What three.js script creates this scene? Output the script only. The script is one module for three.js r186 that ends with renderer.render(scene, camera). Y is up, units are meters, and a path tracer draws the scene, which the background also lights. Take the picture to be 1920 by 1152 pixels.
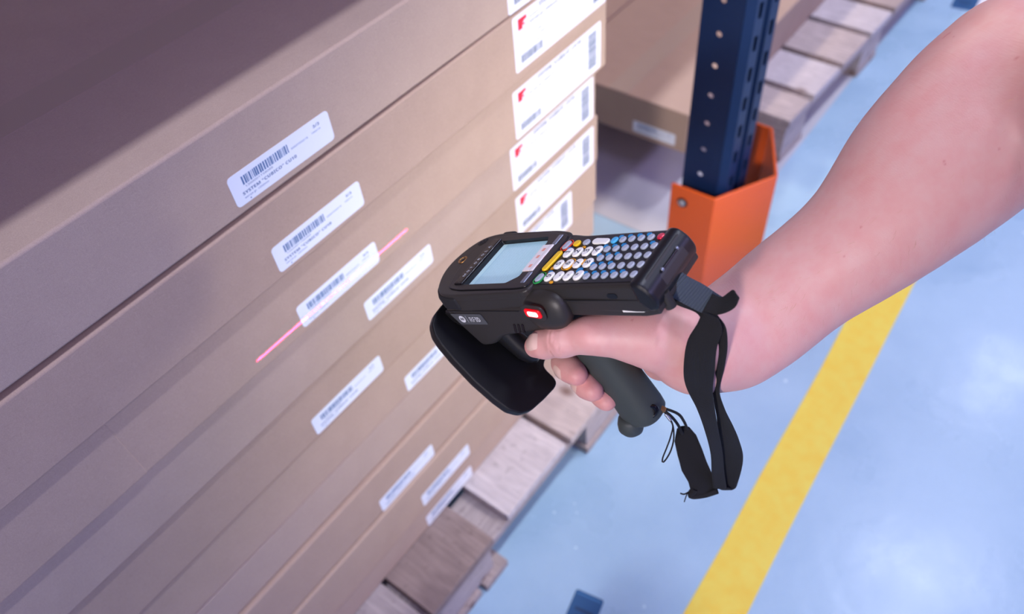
import * as THREE from 'three';
import { mergeGeometries, mergeVertices } from 'three/addons/utils/BufferGeometryUtils.js';
import { RoundedBoxGeometry } from 'three/addons/geometries/RoundedBoxGeometry.js';
import { RectAreaLightUniformsLib } from 'three/addons/lights/RectAreaLightUniformsLib.js';
import { ImprovedNoise } from 'three/addons/math/ImprovedNoise.js';

// ---------------------------------------------------------------- camera, exposure, lights
const scene = new THREE.Scene();
scene.background = new THREE.Color(0.02, 0.022, 0.03);
const renderer = new THREE.WebGLRenderer({ antialias: true });
renderer.toneMapping = THREE.LinearToneMapping;
renderer.toneMappingExposure = 1.06;
renderer.shadowMap.enabled = true;
const camera = new THREE.PerspectiveCamera(43.36, 1920 / 1152, 0.02, 80);
camera.position.set(0.565, 1.4464, 0);
const back = new THREE.Vector3(0.44022, 0.75661, 0.48348);
camera.quaternion.setFromRotationMatrix(new THREE.Matrix4().makeBasis(
  new THREE.Vector3(0.79527, -0.07859, -0.60114), new THREE.Vector3(-0.41684, 0.64913, -0.6363), back));
camera.focus = 0.565;
camera.userData.fStop = 5;
scene.add(camera);
RectAreaLightUniformsLib.init();

const AISLE_LAMP = { color: [0.88, 0.92, 1.12], power: 212 };
const SIDE_FILL = { color: [0.84, 0.74, 1.6], power: 13 };  // added violet fill for the shaded sides
const UNSEEN_REAR_LAMP = { color: [1.0, 0.84, 0.68], power: 60 };  // unseen lamp behind the rack, placed to brighten the far carton tops
const UNSEEN_HAND_LAMP = { color: [1.0, 0.9, 0.9], power: 20, at: [0.95, 2.0, 2.0], to: [0.37, 0.95, -0.33], cone: 0.19, soft: 7 };  // unseen lamp behind the viewer, placed to light the near side of the hand
const GLOW_FILL = { color: [1.0, 0.95, 0.8], power: 6.6, at: [1.3, 0.98, -1.0], to: [0.0, 0.6, -0.76], cone: 0.52, soft: 4.5 };  // added fill lamp, imitates the glow spread over the stack

// ---------------------------------------------------------------- helpers
function rng(seed) { let a = seed >>> 0; return () => { a = (a + 0x6d2b79f5) | 0; let t = Math.imul(a ^ (a >>> 15), 1 | a); t = (t + Math.imul(t ^ (t >>> 7), 61 | t)) ^ t; return ((t ^ (t >>> 14)) >>> 0) / 4294967296; }; }
const perlin = new ImprovedNoise();
const V = (x, y, z) => new THREE.Vector3(x, y, z);
const used = new Map();
function numbered(name) { const n = used.get(name) ?? 0; used.set(name, n + 1); return n ? `${name}_${String(n).padStart(3, '0')}` : name; }
function lit(o) { o.traverse((m) => { if (m.isMesh) { m.castShadow = true; m.receiveShadow = true; } }); return o; }
function thing(name, label, category, pos = [0, 0, 0], turn = 0, group) {
  const o = new THREE.Group(); o.name = numbered(name); o.position.set(...pos); o.rotation.y = turn;
  o.userData = { label, category }; if (group) o.userData.group = group; scene.add(o); return o;
}
function part(name, geo, mat, parent, label) {
  const m = new THREE.Mesh(geo, mat); m.name = numbered(name); m.castShadow = m.receiveShadow = true;
  if (label) m.userData.label = label; parent.add(m); return m;
}
function structure(name, geo, mat, label, pos) {
  const m = new THREE.Mesh(geo, mat); m.name = name; m.userData = { kind: 'structure', label }; m.receiveShadow = true; m.castShadow = true;
  if (pos) m.position.set(...pos); scene.add(m); return m;
}
// per-face planar coordinates in metres
function metreUV(g, s = 1, ox = 0, oy = 0) {
  const q = g.index ? g.toNonIndexed() : g, p = q.attributes.position, uv = new Float32Array(p.count * 2);
  const a = V(), b = V(), c = V(), n = V();
  for (let i = 0; i < p.count; i += 3) {
    a.fromBufferAttribute(p, i); b.fromBufferAttribute(p, i + 1); c.fromBufferAttribute(p, i + 2);
    n.copy(b).sub(a).cross(c.clone().sub(a)); const x = Math.abs(n.x), y = Math.abs(n.y), z = Math.abs(n.z);
    [a, b, c].forEach((v, k) => {
      const [u, w] = x >= y && x >= z ? [v.z, v.y] : y >= z ? [v.z, v.x] : [v.x, v.y];
      uv[(i + k) * 2] = u * s + ox; uv[(i + k) * 2 + 1] = w * s + oy;
    });
  }
  q.setAttribute('uv', new THREE.BufferAttribute(uv, 2)); return q;
}
const rbox = (x, y, z, r = 0.003, seg = 2) => metreUV(new RoundedBoxGeometry(x, y, z, seg, r));
const box = (x, y, z) => metreUV(new THREE.BoxGeometry(x, y, z));
const moved = (g, x, y, z) => g.translate(x, y, z);
function polyShape(pts, round = 0) {
  const s = new THREE.Shape(), n = pts.length;
  if (!round) { pts.forEach(([x, y], i) => (i ? s.lineTo(x, y) : s.moveTo(x, y))); s.closePath(); return s; }
  for (let i = 0; i < n; i++) {
    const p = pts[(i + n - 1) % n], c = pts[i], q = pts[(i + 1) % n];
    const d1 = Math.hypot(p[0] - c[0], p[1] - c[1]), d2 = Math.hypot(q[0] - c[0], q[1] - c[1]);
    const r1 = Math.min(round, d1 * 0.45) / d1, r2 = Math.min(round, d2 * 0.45) / d2;
    const a = [c[0] + (p[0] - c[0]) * r1, c[1] + (p[1] - c[1]) * r1], b = [c[0] + (q[0] - c[0]) * r2, c[1] + (q[1] - c[1]) * r2];
    if (i) s.lineTo(...a); else s.moveTo(...a);
    s.quadraticCurveTo(c[0], c[1], b[0], b[1]);
  }
  s.closePath(); return s;
}
const stadium = (w, h) => { const r = Math.min(w, h) / 2, s = new THREE.Shape(), x = w / 2 - r, y = h / 2 - r; s.absarc(x, y, r, 0, Math.PI / 2); s.absarc(-x, y, r, Math.PI / 2, Math.PI); s.absarc(-x, -y, r, Math.PI, 1.5 * Math.PI); s.absarc(x, -y, r, 1.5 * Math.PI, 2 * Math.PI); return s; };
const roundRect = (w, h, r) => polyShape([[-w / 2, -h / 2], [w / 2, -h / 2], [w / 2, h / 2], [-w / 2, h / 2]], r * 1.3);
function extrude(shape, depth, bevel = 0, seg = 3, curve = 10) {
  return new THREE.ExtrudeGeometry(shape, { depth: depth - 2 * bevel, bevelEnabled: bevel > 0, bevelThickness: bevel, bevelSize: bevel, bevelOffset: -bevel, bevelSegments: seg, curveSegments: curve }).translate(0, 0, bevel);
}
// ribbon through stations of [edge point, edge point], with thickness
function ribbon(stations, thick, across = 6) {
  const A = new THREE.CatmullRomCurve3(stations.map((s) => V(...s[0]))), B = new THREE.CatmullRomCurve3(stations.map((s) => V(...s[1])));
  const n = stations.length * 6, pos = [], uv = [], idx = [], grid = [];
  let len = 0, last = null;
  for (let i = 0; i <= n; i++) {
    const a = A.getPoint(i / n), b = B.getPoint(i / n), m = a.clone().lerp(b, 0.5); if (last) len += m.distanceTo(last); last = m;
    const t = A.getTangent(i / n).add(B.getTangent(i / n)), nm = t.cross(b.clone().sub(a)).normalize();
    for (const side of [1, -1]) for (let k = 0; k <= across; k++) {
      const e = k / across, edge = Math.min(1, Math.min(e, 1 - e) * across * 1.2 + 0.35);
      const p = a.clone().lerp(b, e).addScaledVector(nm, side * thick * 0.5 * edge); pos.push(p.x, p.y, p.z); uv.push(len, e * a.distanceTo(b));
    }
  }
  const W = (across + 1) * 2, at = (i, s, k) => i * W + s * (across + 1) + k;
  for (let i = 0; i < n; i++) {
    for (let k = 0; k < across; k++) {
      idx.push(at(i, 0, k), at(i + 1, 0, k), at(i, 0, k + 1), at(i + 1, 0, k), at(i + 1, 0, k + 1), at(i, 0, k + 1));
      idx.push(at(i, 1, k), at(i, 1, k + 1), at(i + 1, 1, k), at(i + 1, 1, k), at(i, 1, k + 1), at(i + 1, 1, k + 1));
    }
    for (const [k, f] of [[0, 1], [across, 0]]) { const q = [at(i, 0, k), at(i, 1, k), at(i + 1, 0, k), at(i + 1, 1, k)]; f ? idx.push(q[0], q[1], q[2], q[1], q[3], q[2]) : idx.push(q[0], q[2], q[1], q[1], q[2], q[3]); }
  }
  for (const i of [0, n]) for (let k = 0; k < across; k++) { const q = [at(i, 0, k), at(i, 0, k + 1), at(i, 1, k), at(i, 1, k + 1)]; i ? idx.push(q[0], q[2], q[1], q[1], q[2], q[3]) : idx.push(q[0], q[1], q[2], q[1], q[3], q[2]); }
  const g = new THREE.BufferGeometry(); g.setAttribute('position', new THREE.Float32BufferAttribute(pos, 3)); g.setAttribute('uv', new THREE.Float32BufferAttribute(uv, 2)); g.setIndex(idx); g.computeVertexNormals(); return g;
}
const tube = (pts, r, seg = 40, rad = 8) => new THREE.TubeGeometry(new THREE.CatmullRomCurve3(pts.map((p) => V(...p))), seg, r, rad, false);
// rings of points lofted into a closed skin
function loft(rings) {
  const n = rings[0].length, pos = [], idx = [], uv = [];
  rings.forEach((r, i) => r.forEach((p, k) => { pos.push(...p); uv.push(k / n * 0.1, i * 0.01); }));
  for (let i = 0; i + 1 < rings.length; i++) for (let k = 0; k < n; k++) { const a = i * n + k, b = i * n + (k + 1) % n; idx.push(a, b, a + n, b, b + n, a + n); }
  for (const i of [0, rings.length - 1]) {
    const c = pos.length / 3, m = rings[i].reduce((s, p) => [s[0] + p[0] / n, s[1] + p[1] / n, s[2] + p[2] / n], [0, 0, 0]); pos.push(...m); uv.push(0, 0);
    for (let k = 0; k < n; k++) { const a = i * n + k, b = i * n + (k + 1) % n; i ? idx.push(a, b, c) : idx.push(b, a, c); }
  }
  const g = new THREE.BufferGeometry(); g.setAttribute('position', new THREE.Float32BufferAttribute(pos, 3)); g.setAttribute('uv', new THREE.Float32BufferAttribute(uv, 2)); g.setIndex(idx); g.computeVertexNormals(); return g;
}

// ---------------------------------------------------------------- textures
function dataTex(w, h, fn, srgb) {
  const d = new Uint8Array(w * h * 4);
  for (let y = 0; y < h; y++) for (let x = 0; x < w; x++) { const c = fn(x, y); for (let k = 0; k < 3; k++) d[(y * w + x) * 4 + k] = Math.max(0, Math.min(255, c[k])); d[(y * w + x) * 4 + 3] = 255; }
  const t = new THREE.DataTexture(d, w, h); t.magFilter = THREE.LinearFilter; t.minFilter = THREE.LinearMipmapLinearFilter; t.generateMipmaps = true; t.wrapS = t.wrapT = THREE.RepeatWrapping; if (srgb) t.colorSpace = THREE.SRGBColorSpace; t.needsUpdate = true; return t;
}
const fbm = (x, y, z, o = 4) => { let s = 0, a = 0.5, f = 1; for (let i = 0; i < o; i++) { s += a * perlin.noise(x * f, y * f, z + i * 7.3); a *= 0.5; f *= 2.03; } return s; };
function tile(fn, w, h) { // makes a field wrap by blending across its borders
  return (x, y) => { const u = x / w, v = y / h, a = fn(x, y), b = fn(x - w, y), c = fn(x, y - h), d = fn(x - w, y - h); return (a * (1 - u) + b * u) * (1 - v) + (c * (1 - u) + d * u) * v; };
}
const scaled = (t, s) => { const c = t.clone(); c.repeat.set(s[0], s[1]); c.needsUpdate = true; return c; };
const grainR = rng(11);
const S1 = 768, grain = new Float32Array(S1 * S1);
for (let i = 0; i < grain.length; i++) grain[i] = grainR() - 0.5;
for (let k = 0; k < 5000; k++) { // short paper fibres
  let x = grainR() * S1, y = grainR() * S1; const a = grainR() * 0.9 - 0.45 + (grainR() < 0.3 ? 1.57 : 0), l = 4 + grainR() * 12, v = (grainR() - 0.5) * 1.1;
  for (let s = 0; s < l; s++) { const xi = ((x + Math.cos(a) * s) | 0) % S1, yi = ((y + Math.sin(a) * s + S1) | 0) % S1; grain[(yi + S1) % S1 * S1 + (xi + S1) % S1] += v; }
}
const kraftBlotch = tile((x, y) => fbm(x / 90, y / 160, 3, 4), S1, S1);
const kraftTex = dataTex(S1, S1, (x, y) => { const g = grain[y * S1 + x] * 13 + kraftBlotch(x, y) * 8; return [187 + g, 164 + g * 0.95, 146 + g * 0.85]; }, true);
kraftTex.repeat.set(3, 3);
const kraftBump = dataTex(512, 512, (x, y) => { const v = 128 + grain[(y % S1) * S1 + (x % S1)] * 70; return [v, v, v]; }); kraftBump.repeat.set(4, 4);
const woodF = tile((x, y) => { const w = fbm(x / 150, y / 40, 5, 3) * 2.2; return Math.sin((y / 11 + w * 3.4 + x / 260) * 1.7) * 0.35 + fbm(x / 160, y / 5, 9, 4) * 1.3 + fbm(x / 60, y / 60, 2, 3) * 0.8; }, 1024, 512);
const woodKnots = [[210, 130, 15], [640, 380, 12], [860, 90, 9], [430, 300, 7]];
const woodTex = dataTex(1024, 512, (x, y) => {
  let g = woodF(x, y) * 26; let k = 0; for (const [a, b, r] of woodKnots) { const d = Math.hypot((x - a) / 1.6, y - b) / r; if (d < 1.6) k = Math.max(k, 1.6 - d); }
  const spot = fbm(x / 22, y / 22, 30, 3) > 0.27 ? -16 : 0;
  return [206 + g - k * 46 + spot, 196 + g - k * 55 + spot, 190 + g * 0.95 - k * 58 + spot];
}, true);
woodTex.repeat.set(1.4, 2.4);
const woodBump = dataTex(1024, 512, (x, y) => { const v = 128 + woodF(x, y) * 50; return [v, v, v]; }); woodBump.repeat.set(1.4, 2.4);
const floorBlotch = tile((x, y) => fbm(x / 120, y / 120, 1, 5), 1024, 1024);
const specks = rng(5), speckMap = new Map();
for (let k = 0; k < 42; k++) { const cx = specks() * 1024, cy = specks() * 1024, r = 0.8 + specks() * 1.6; for (let j = -3; j <= 3; j++) for (let i = -3; i <= 3; i++) if (Math.hypot(i, j) < r) speckMap.set((((cy + j) | 0) & 1023) * 1024 + (((cx + i) | 0) & 1023), 1); }
const floorTex = dataTex(1024, 1024, (x, y) => { const g = floorBlotch(x, y) * 26 + (grain[(y % S1) * S1 + (x % S1)]) * 4, s = speckMap.has(y * 1024 + x) ? 50 : 0; return [173 + g + s, 205 + g * 0.9 + s * 0.8, 218 + g * 0.7 + s * 0.5]; }, true);
floorTex.repeat.set(0.7, 0.7);
const floorRough = dataTex(512, 512, (x, y) => { const v = 128 + floorBlotch(x * 2, y * 2) * 110; return [v, v, v]; }); floorRough.repeat.set(0.7, 0.7);
const floorBump = dataTex(512, 512, tileRGB(tile((x, y) => fbm(x / 34, y / 34, 8, 3), 512, 512))); floorBump.repeat.set(1.6, 1.6);
function tileRGB(f) { return (x, y) => { const v = 128 + f(x, y) * 130; return [v, v, v]; }; }
const paintTex = dataTex(512, 512, (x, y) => { const g = fbm(x / 50, y / 50, 12, 4) * 26; return [255, 224 + g * 0.8, 74 + g * 1.2]; }, true); paintTex.repeat.set(3, 3);
const webBump = dataTex(64, 64, (x, y) => { const v = 128 + 110 * Math.sin((x / 64) * Math.PI * 2); return [v, v, v]; });
const weaveBump = dataTex(64, 64, (x, y) => { const v = 128 + 70 * Math.sin((x / 64) * Math.PI * 16) * Math.cos((y / 64) * Math.PI * 8) + 40 * Math.sin((y / 64) * Math.PI * 16); return [v, v, v]; });
const plasticBump = dataTex(256, 256, (x, y) => { const v = 128 + (grain[y * S1 + x]) * 90; return [v, v, v]; });
const skinF = tile((x, y) => fbm(x / 6, y / 6, 4, 3) + 0.6 * fbm(x / 20, y / 20, 14, 2), 512, 512);
const skinBump = dataTex(512, 512, (x, y) => { const v = 128 + skinF(x, y) * 110; return [v, v, v]; }); skinBump.repeat.set(14, 14);

function canvasTex(w, h, draw) { const c = document.createElement('canvas'); c.width = w; c.height = h; const x = c.getContext('2d'); draw(x, w, h); const t = new THREE.CanvasTexture(c); t.colorSpace = THREE.SRGBColorSpace; t.minFilter = THREE.LinearMipmapLinearFilter; return t; }
function bars(c, x, y, w, h, seed, vertical) {
  const r = rng(seed); let p = 0; const L = vertical ? h : w, unit = L / 96;
  while (p < L) { const b = unit * (1 + ((r() * 3) | 0)); vertical ? c.fillRect(x, y + p, w, Math.min(b, L - p)) : c.fillRect(x + p, y, Math.min(b, L - p), h); p += b + unit * (1 + ((r() * 2) | 0)); }
}
function fit(c, text, x, y, width) { const m = c.measureText(text).width; c.save(); c.translate(x, y); c.scale(width / m, 1); c.fillText(text, 0, 0); c.restore(); }
const stickerTex = canvasTex(1024, 280, (c, w, h) => {
  c.fillStyle = '#eef3f8'; c.fillRect(0, 0, w, h); c.fillStyle = '#4f719c';  // barcode and text inks paled to blue, haze put into their colour
  bars(c, 0.112 * w, 0.18 * h, 0.45 * w, 0.27 * h, 31);
  c.textBaseline = 'middle'; c.font = '26px sans-serif'; c.fillStyle = '#5d7288'; fit(c, '1300001158086', 0.12 * w, 0.52 * h, 0.27 * w);
  c.font = 'bold 38px sans-serif'; c.fillStyle = '#41608a'; fit(c, 'SYSTEM "CUBICO" CU10', 0.078 * w, 0.69 * h, 0.535 * w);
  c.font = '22px sans-serif'; fit(c, 'wersja gr. 1050mm', 0.082 * w, 0.83 * h, 0.235 * w);
  c.beginPath(); c.arc(0.13 * w, 0.93 * h, 6, 0, 7); c.fill();
  c.font = 'bold 36px sans-serif'; fit(c, '3/3', 0.828 * w, 0.22 * h, 0.07 * w);
  c.font = '22px sans-serif'; fit(c, '5006970262/18', 0.585 * w, 0.4 * h, 0.175 * w); fit(c, '1060/10', 0.8 * w, 0.385 * h, 0.095 * w);
});
const endLabelTex = canvasTex(1024, 360, (c, w, h) => {
  c.fillStyle = '#f5f6fa'; c.fillRect(0, 0, w, h);
  c.fillStyle = '#d8203a'; c.fillRect(0.05 * w, 0.08 * h, 0.085 * w, 0.2 * h); c.fillStyle = '#f5f6fa'; c.beginPath(); c.arc(0.128 * w, 0.245 * h, 0.035 * w, 0, 7); c.fill(); c.fillStyle = '#d8203a'; c.fillRect(0.098 * w, 0.2 * h, 0.02 * w, 0.035 * h);
  c.fillStyle = '#1d2c44'; c.textBaseline = 'middle'; c.font = 'bold 42px sans-serif'; fit(c, 'SYSTEM "CUBICO" CU10', 0.26 * w, 0.085 * h, 0.5 * w);
  c.font = '24px sans-serif'; fit(c, 'system', 0.16 * w, 0.17 * h, 0.1 * w); c.font = 'bold 22px sans-serif'; fit(c, 'wersja gr. 1060mm', 0.16 * w, 0.26 * h, 0.29 * w);
  c.fillStyle = '#43536b'; c.font = '20px sans-serif';
  ['nr.', 'typ', 'gr. 10', 'kol.'].forEach((s, i) => { c.fillText(s, 0.07 * w, (0.42 + i * 0.09) * h); fit(c, ['2.5', '1.080', '15.080', '5006970018'][i], 0.2 * w, (0.4 + i * 0.09) * h, (0.06 + i * 0.03) * w); });
  c.strokeStyle = '#8793a5'; c.lineWidth = 3; c.strokeRect(0.57 * w, 0.33 * h, 0.2 * w, 0.15 * h); c.strokeRect(0.585 * w, 0.37 * h, 0.04 * w, 0.07 * h);
  c.fillText('1060/18', 0.56 * w, 0.64 * h);
  c.fillStyle = '#22395a'; bars(c, 0.06 * w, 0.74 * h, 0.22 * w, 0.15 * h, 77); c.fillStyle = '#33486a'; bars(c, 0.845 * w, 0.12 * h, 0.1 * w, 0.74 * h, 78, true);
});

// ---------------------------------------------------------------- materials
const std = (o) => new THREE.MeshPhysicalMaterial(o);
const M = {
  kraft: [0xffffff, 0xfbf7f3, 0xfffcf7].map((c) => std({ color: c, map: kraftTex, bumpMap: kraftBump, bumpScale: 0.0003, roughness: 0.86, specularIntensity: 0.35 })),
  tape: std({ color: 0xb09a86, roughness: 0.6, bumpMap: kraftBump, bumpScale: 0.0001 }),
  sticker: std({ map: stickerTex, roughness: 0.55 }), endLabel: std({ map: endLabelTex, roughness: 0.55 }),
  wood: ['#ffffff', '#f1e9e2', '#e2d6cc', '#d9d4d2', '#b9aaa2'].map((c) => std({ color: c, map: woodTex, bumpMap: woodBump, bumpScale: 0.0012, roughness: 0.85 })),
  floor: std({ map: floorTex, roughnessMap: floorRough, roughness: 0.6, bumpMap: floorBump, bumpScale: 0.0006, specularIntensity: 0.9 }),
  paint: std({ map: paintTex, roughness: 0.5 }),
  blueSteel: std({ color: 0x0a244a, roughness: 0.48, specularIntensity: 0.55, side: THREE.DoubleSide }),
  orange: std({ color: 0xd95714, roughness: 0.36, clearcoat: 0.3, clearcoatRoughness: 0.25, side: THREE.DoubleSide }),
  bolt: std({ color: 0xb9bcc2, metalness: 1, roughness: 0.35 }),
  wall: std({ color: 0xc4bcdc, roughness: 0.9 }), ceiling: std({ color: 0xb8b2dc, roughness: 0.9 }),  // unseen walls and roof, violet put in to tint the bounced light
  lampCase: std({ color: 0x6b6f76, roughness: 0.5, metalness: 0.6 }),
  plastic: std({ color: 0x2a2724, roughness: 0.46, bumpMap: plasticBump, bumpScale: 0.00003, specularIntensity: 0.9 }),
  darkPlastic: std({ color: 0x151517, roughness: 0.34, specularIntensity: 0.8 }),
  panel: std({ color: 0x08090c, roughness: 0.5, specularIntensity: 0.7 }),
  grip: std({ color: 0x363d3b, roughness: 0.58 }),
  glossBlack: std({ color: 0x060608, roughness: 0.16 }),
  rubber: std({ color: 0x101013, roughness: 0.7 }),
  silver: std({ color: 0x8c93a0, roughness: 0.35, metalness: 0.7 }),
  brass: std({ color: 0xb48a55, roughness: 0.3, metalness: 1 }),
  keyWhite: std({ color: 0xf4f3ec, roughness: 0.38 }), keyGrey: std({ color: 0xa9b2bd, roughness: 0.22, clearcoat: 0.6 }), keyYellow: std({ color: 0xf4c40d, roughness: 0.35 }), keyBlue: std({ color: 0x4fb6e6, roughness: 0.3 }), keyRed: std({ color: 0xd01c3c, roughness: 0.25, clearcoat: 0.6 }),
  markBlue: std({ color: 0x1488c4, roughness: 0.5 }), markOrange: std({ color: 0xeba21a, roughness: 0.5 }), markRed: std({ color: 0xd8401f, roughness: 0.5 }), markGreen: std({ color: 0x23984a, roughness: 0.5 }),
  webbing: std({ color: 0x3a434e, roughness: 0.85, bumpMap: scaled(webBump, [0.52, 0.52]), bumpScale: 0.0006, sheen: 0.25, sheenColor: new THREE.Color(0x5a6470), sheenRoughness: 0.5 }),
  strap: std({ color: 0x0b0b0d, roughness: 0.9, bumpMap: scaled(weaveBump, [0.12, 0.12]), bumpScale: 0.0004, sheen: 0.15, sheenColor: new THREE.Color(0x303640) }),
  cord: std({ color: 0x0d0e11, roughness: 0.8 }),
  ledRed: std({ color: 0xb00010, roughness: 0.2, emissive: 0xff0a18, emissiveIntensity: 0.5 }), ledCore: std({ color: 0xffd9d0, roughness: 0.3, emissive: 0xfff0e8, emissiveIntensity: 0.95 }),
  skin: std({ vertexColors: true, roughness: 0.5, bumpMap: skinBump, bumpScale: 0.0002, sheen: 0.15, sheenColor: new THREE.Color(0xffb0a0), sheenRoughness: 0.6 }),
  nail: std({ color: 0xe8c4b8, roughness: 0.16, clearcoat: 0.3, clearcoatRoughness: 0.3 }),
  hair: std({ color: 0xc59a68, roughness: 0.5, side: THREE.DoubleSide }),
  shirt: std({ color: 0x2b3550, roughness: 0.95 }),
  tagBlue: std({ color: 0x1b5684, roughness: 0.6 }),
};

// ---------------------------------------------------------------- the hall
structure('floor', metreUV(new THREE.BoxGeometry(27, 0.2, 38).translate(1, -0.1, -5)), M.floor, 'light blue painted warehouse floor');
structure('glow_floor_patch', metreUV(new THREE.BoxGeometry(2.6, 0.0012, 12).translate(-1.25, 0.0006, -7.32)), std({ color: 0xc9c6c4, bumpMap: floorBump, bumpScale: 0.0006, roughness: 0.7 }), 'floor under the racks, paled to grey with glow put into its colour');  // glow washing out the blue floor is put into this grey
structure('ceiling', new THREE.BoxGeometry(27, 0.2, 38), M.ceiling, 'unseen warehouse roof, tinted violet for its bounced light', [1, 8.5, -5]);
structure('wall_left', new THREE.BoxGeometry(0.2, 8.4, 38), M.wall, 'unseen warehouse wall, tinted violet for its bounced light', [-12.4, 4.2, -5]);
structure('wall_right', new THREE.BoxGeometry(0.2, 8.4, 38), M.wall, 'unseen warehouse wall, tinted violet for its bounced light', [14.4, 4.2, -5]);
structure('wall_back', new THREE.BoxGeometry(26.6, 8.4, 0.2), M.wall, 'unseen warehouse wall, tinted violet for its bounced light', [1, 4.2, -23.9]);
structure('wall_front', new THREE.BoxGeometry(26.6, 8.4, 0.2), M.wall, 'unseen warehouse wall, tinted violet for its bounced light', [1, 4.2, 13.9]);

function ceilingLamp(x, z, spec, w, d, label) {
  const t = thing('ceiling_lamp', label, 'lamp', [x, 8.0, z]);
  part('lamp_housing', rbox(w + 0.08, 0.12, d + 0.08, 0.02), M.lampCase, t).position.y = 0.07;
  const glow = std({ color: 0xffffff, emissive: new THREE.Color(...spec.color), emissiveIntensity: 2 });
  part('diffuser', new THREE.BoxGeometry(w, 0.02, d), glow, t);
  part('suspension_rod', new THREE.CylinderGeometry(0.012, 0.012, 0.27, 8), M.lampCase, t).position.y = 0.265;
  const l = new THREE.RectAreaLight(new THREE.Color(...spec.color), spec.power, w, d); l.position.set(0, -0.03, 0); l.rotation.x = -Math.PI / 2; t.add(l);
}
for (const [i, z] of [-1.1, -5.1, -9.1].entries()) ceilingLamp(1.68, z, AISLE_LAMP, 0.22, 1.1, ['long high bay lamp over the aisle above the stacks', 'long high bay lamp over the aisle mirrored low in the floor', 'long high bay lamp far down the aisle'][i]);
for (const [i, z] of [1, -5, -11].entries()) ceilingLamp(8.5, z, SIDE_FILL, 1.6, 2.4, ['added wide violet fill lamp off to the right, near end', 'added wide violet fill lamp off to the right, middle', 'added wide violet fill lamp off to the right, far end'][i]);

ceilingLamp(-6.2, -5.5, UNSEEN_REAR_LAMP, 1.6, 2.4, 'unseen wide lamp behind the rack, placed to light the far carton tops');

// ---------------------------------------------------------------- stack of flat cartons on its pallet
const D = 0.565, EYE = 1.4464, vy = (v) => EYE - v * D, az = (a) => -a * D;
const stickerGeo = (w, h, r) => { const g = extrude(roundRect(w, h, r), 0.0003, 0, 1, 6), p = g.attributes.position, uv = g.attributes.uv; for (let i = 0; i < p.count; i++) uv.setXY(i, p.getX(i) / w + 0.5, p.getY(i) / h + 0.5); return g; };
const barcodeSticker = stickerGeo(0.1265, 0.0345, 0.004), endSticker = stickerGeo(0.213, 0.076, 0.003);
const seams = [0.684, 0.858, 1.027, 1.186, 1.33, 1.487, 1.64, 1.8, 2.0, 2.186, 2.304];
const stackBoxes = [ // right end, face offset, yaw, [barcode sticker a0, a1, v0, v1], end label [a0, a1, v0, v1], label
  [1.61, 0.005, 0.0, [0.453, 0.68, 0.78, 0.842], [1.2, 1.578, 0.72, 0.852], 'topmost flat carton of the stack, its lid edge lit'],
  [1.597, 0.0052, 0.002, [0.477, 0.7, 0.953, 1.0105], [1.212, 1.588, 0.867, 1.0], 'flat carton second from the top, under the overhanging topmost carton'],
  [1.592, -0.001, -0.002, [0.473, 0.697, 1.1165, 1.167], [1.184, 1.566, 1.034, 1.18], 'flat carton third from the top, red laser line across its sticker'],
  [1.547, -0.006, 0.003, [0.626, 0.84, 1.241, 1.304], [1.157, 1.535, 1.19, 1.318], 'flat carton fourth from the top, just below the laser line'],
  [1.556, -0.0095, 0.0, [0.398, 0.616, 1.42, 1.48], [1.155, 1.537, 1.345, 1.482], 'flat carton fifth from the top, sticker in the middle of the stack'],
  [1.548, -0.012, -0.002, [0.666, 0.88, 1.571, 1.63], [1.04, 1.416, 1.5, 1.635], 'flat carton sixth from the top, sticker half behind the scanner'],
  [1.54, -0.013, 0.002, [0.88, 1.1, 1.71, 1.772], null, 'flat carton seventh from the top, behind the scanner antenna panel'],
  [1.545, -0.006, 0.0, [0.462, 0.688, 1.922, 1.981], null, 'flat carton third from the bottom, sticker low on its face'],
  [1.54, -0.001, -0.002, [0.594, 0.815, 2.1, 2.166], null, 'flat carton second from the bottom, its top edge catching light'],
  [1.545, -0.003, 0.0, [0.585, 0.806, 2.226, 2.288], null, 'bottom flat carton resting on the pallet boards'],
];
seams.forEach((v, k) => { if (k && k < 10) seams[k] = v * (1 - Math.max(stackBoxes[k - 1][1], stackBoxes[k][1]) / D); else if (!k) seams[0] = v * (1 - stackBoxes[0][1] / D); });
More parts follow.
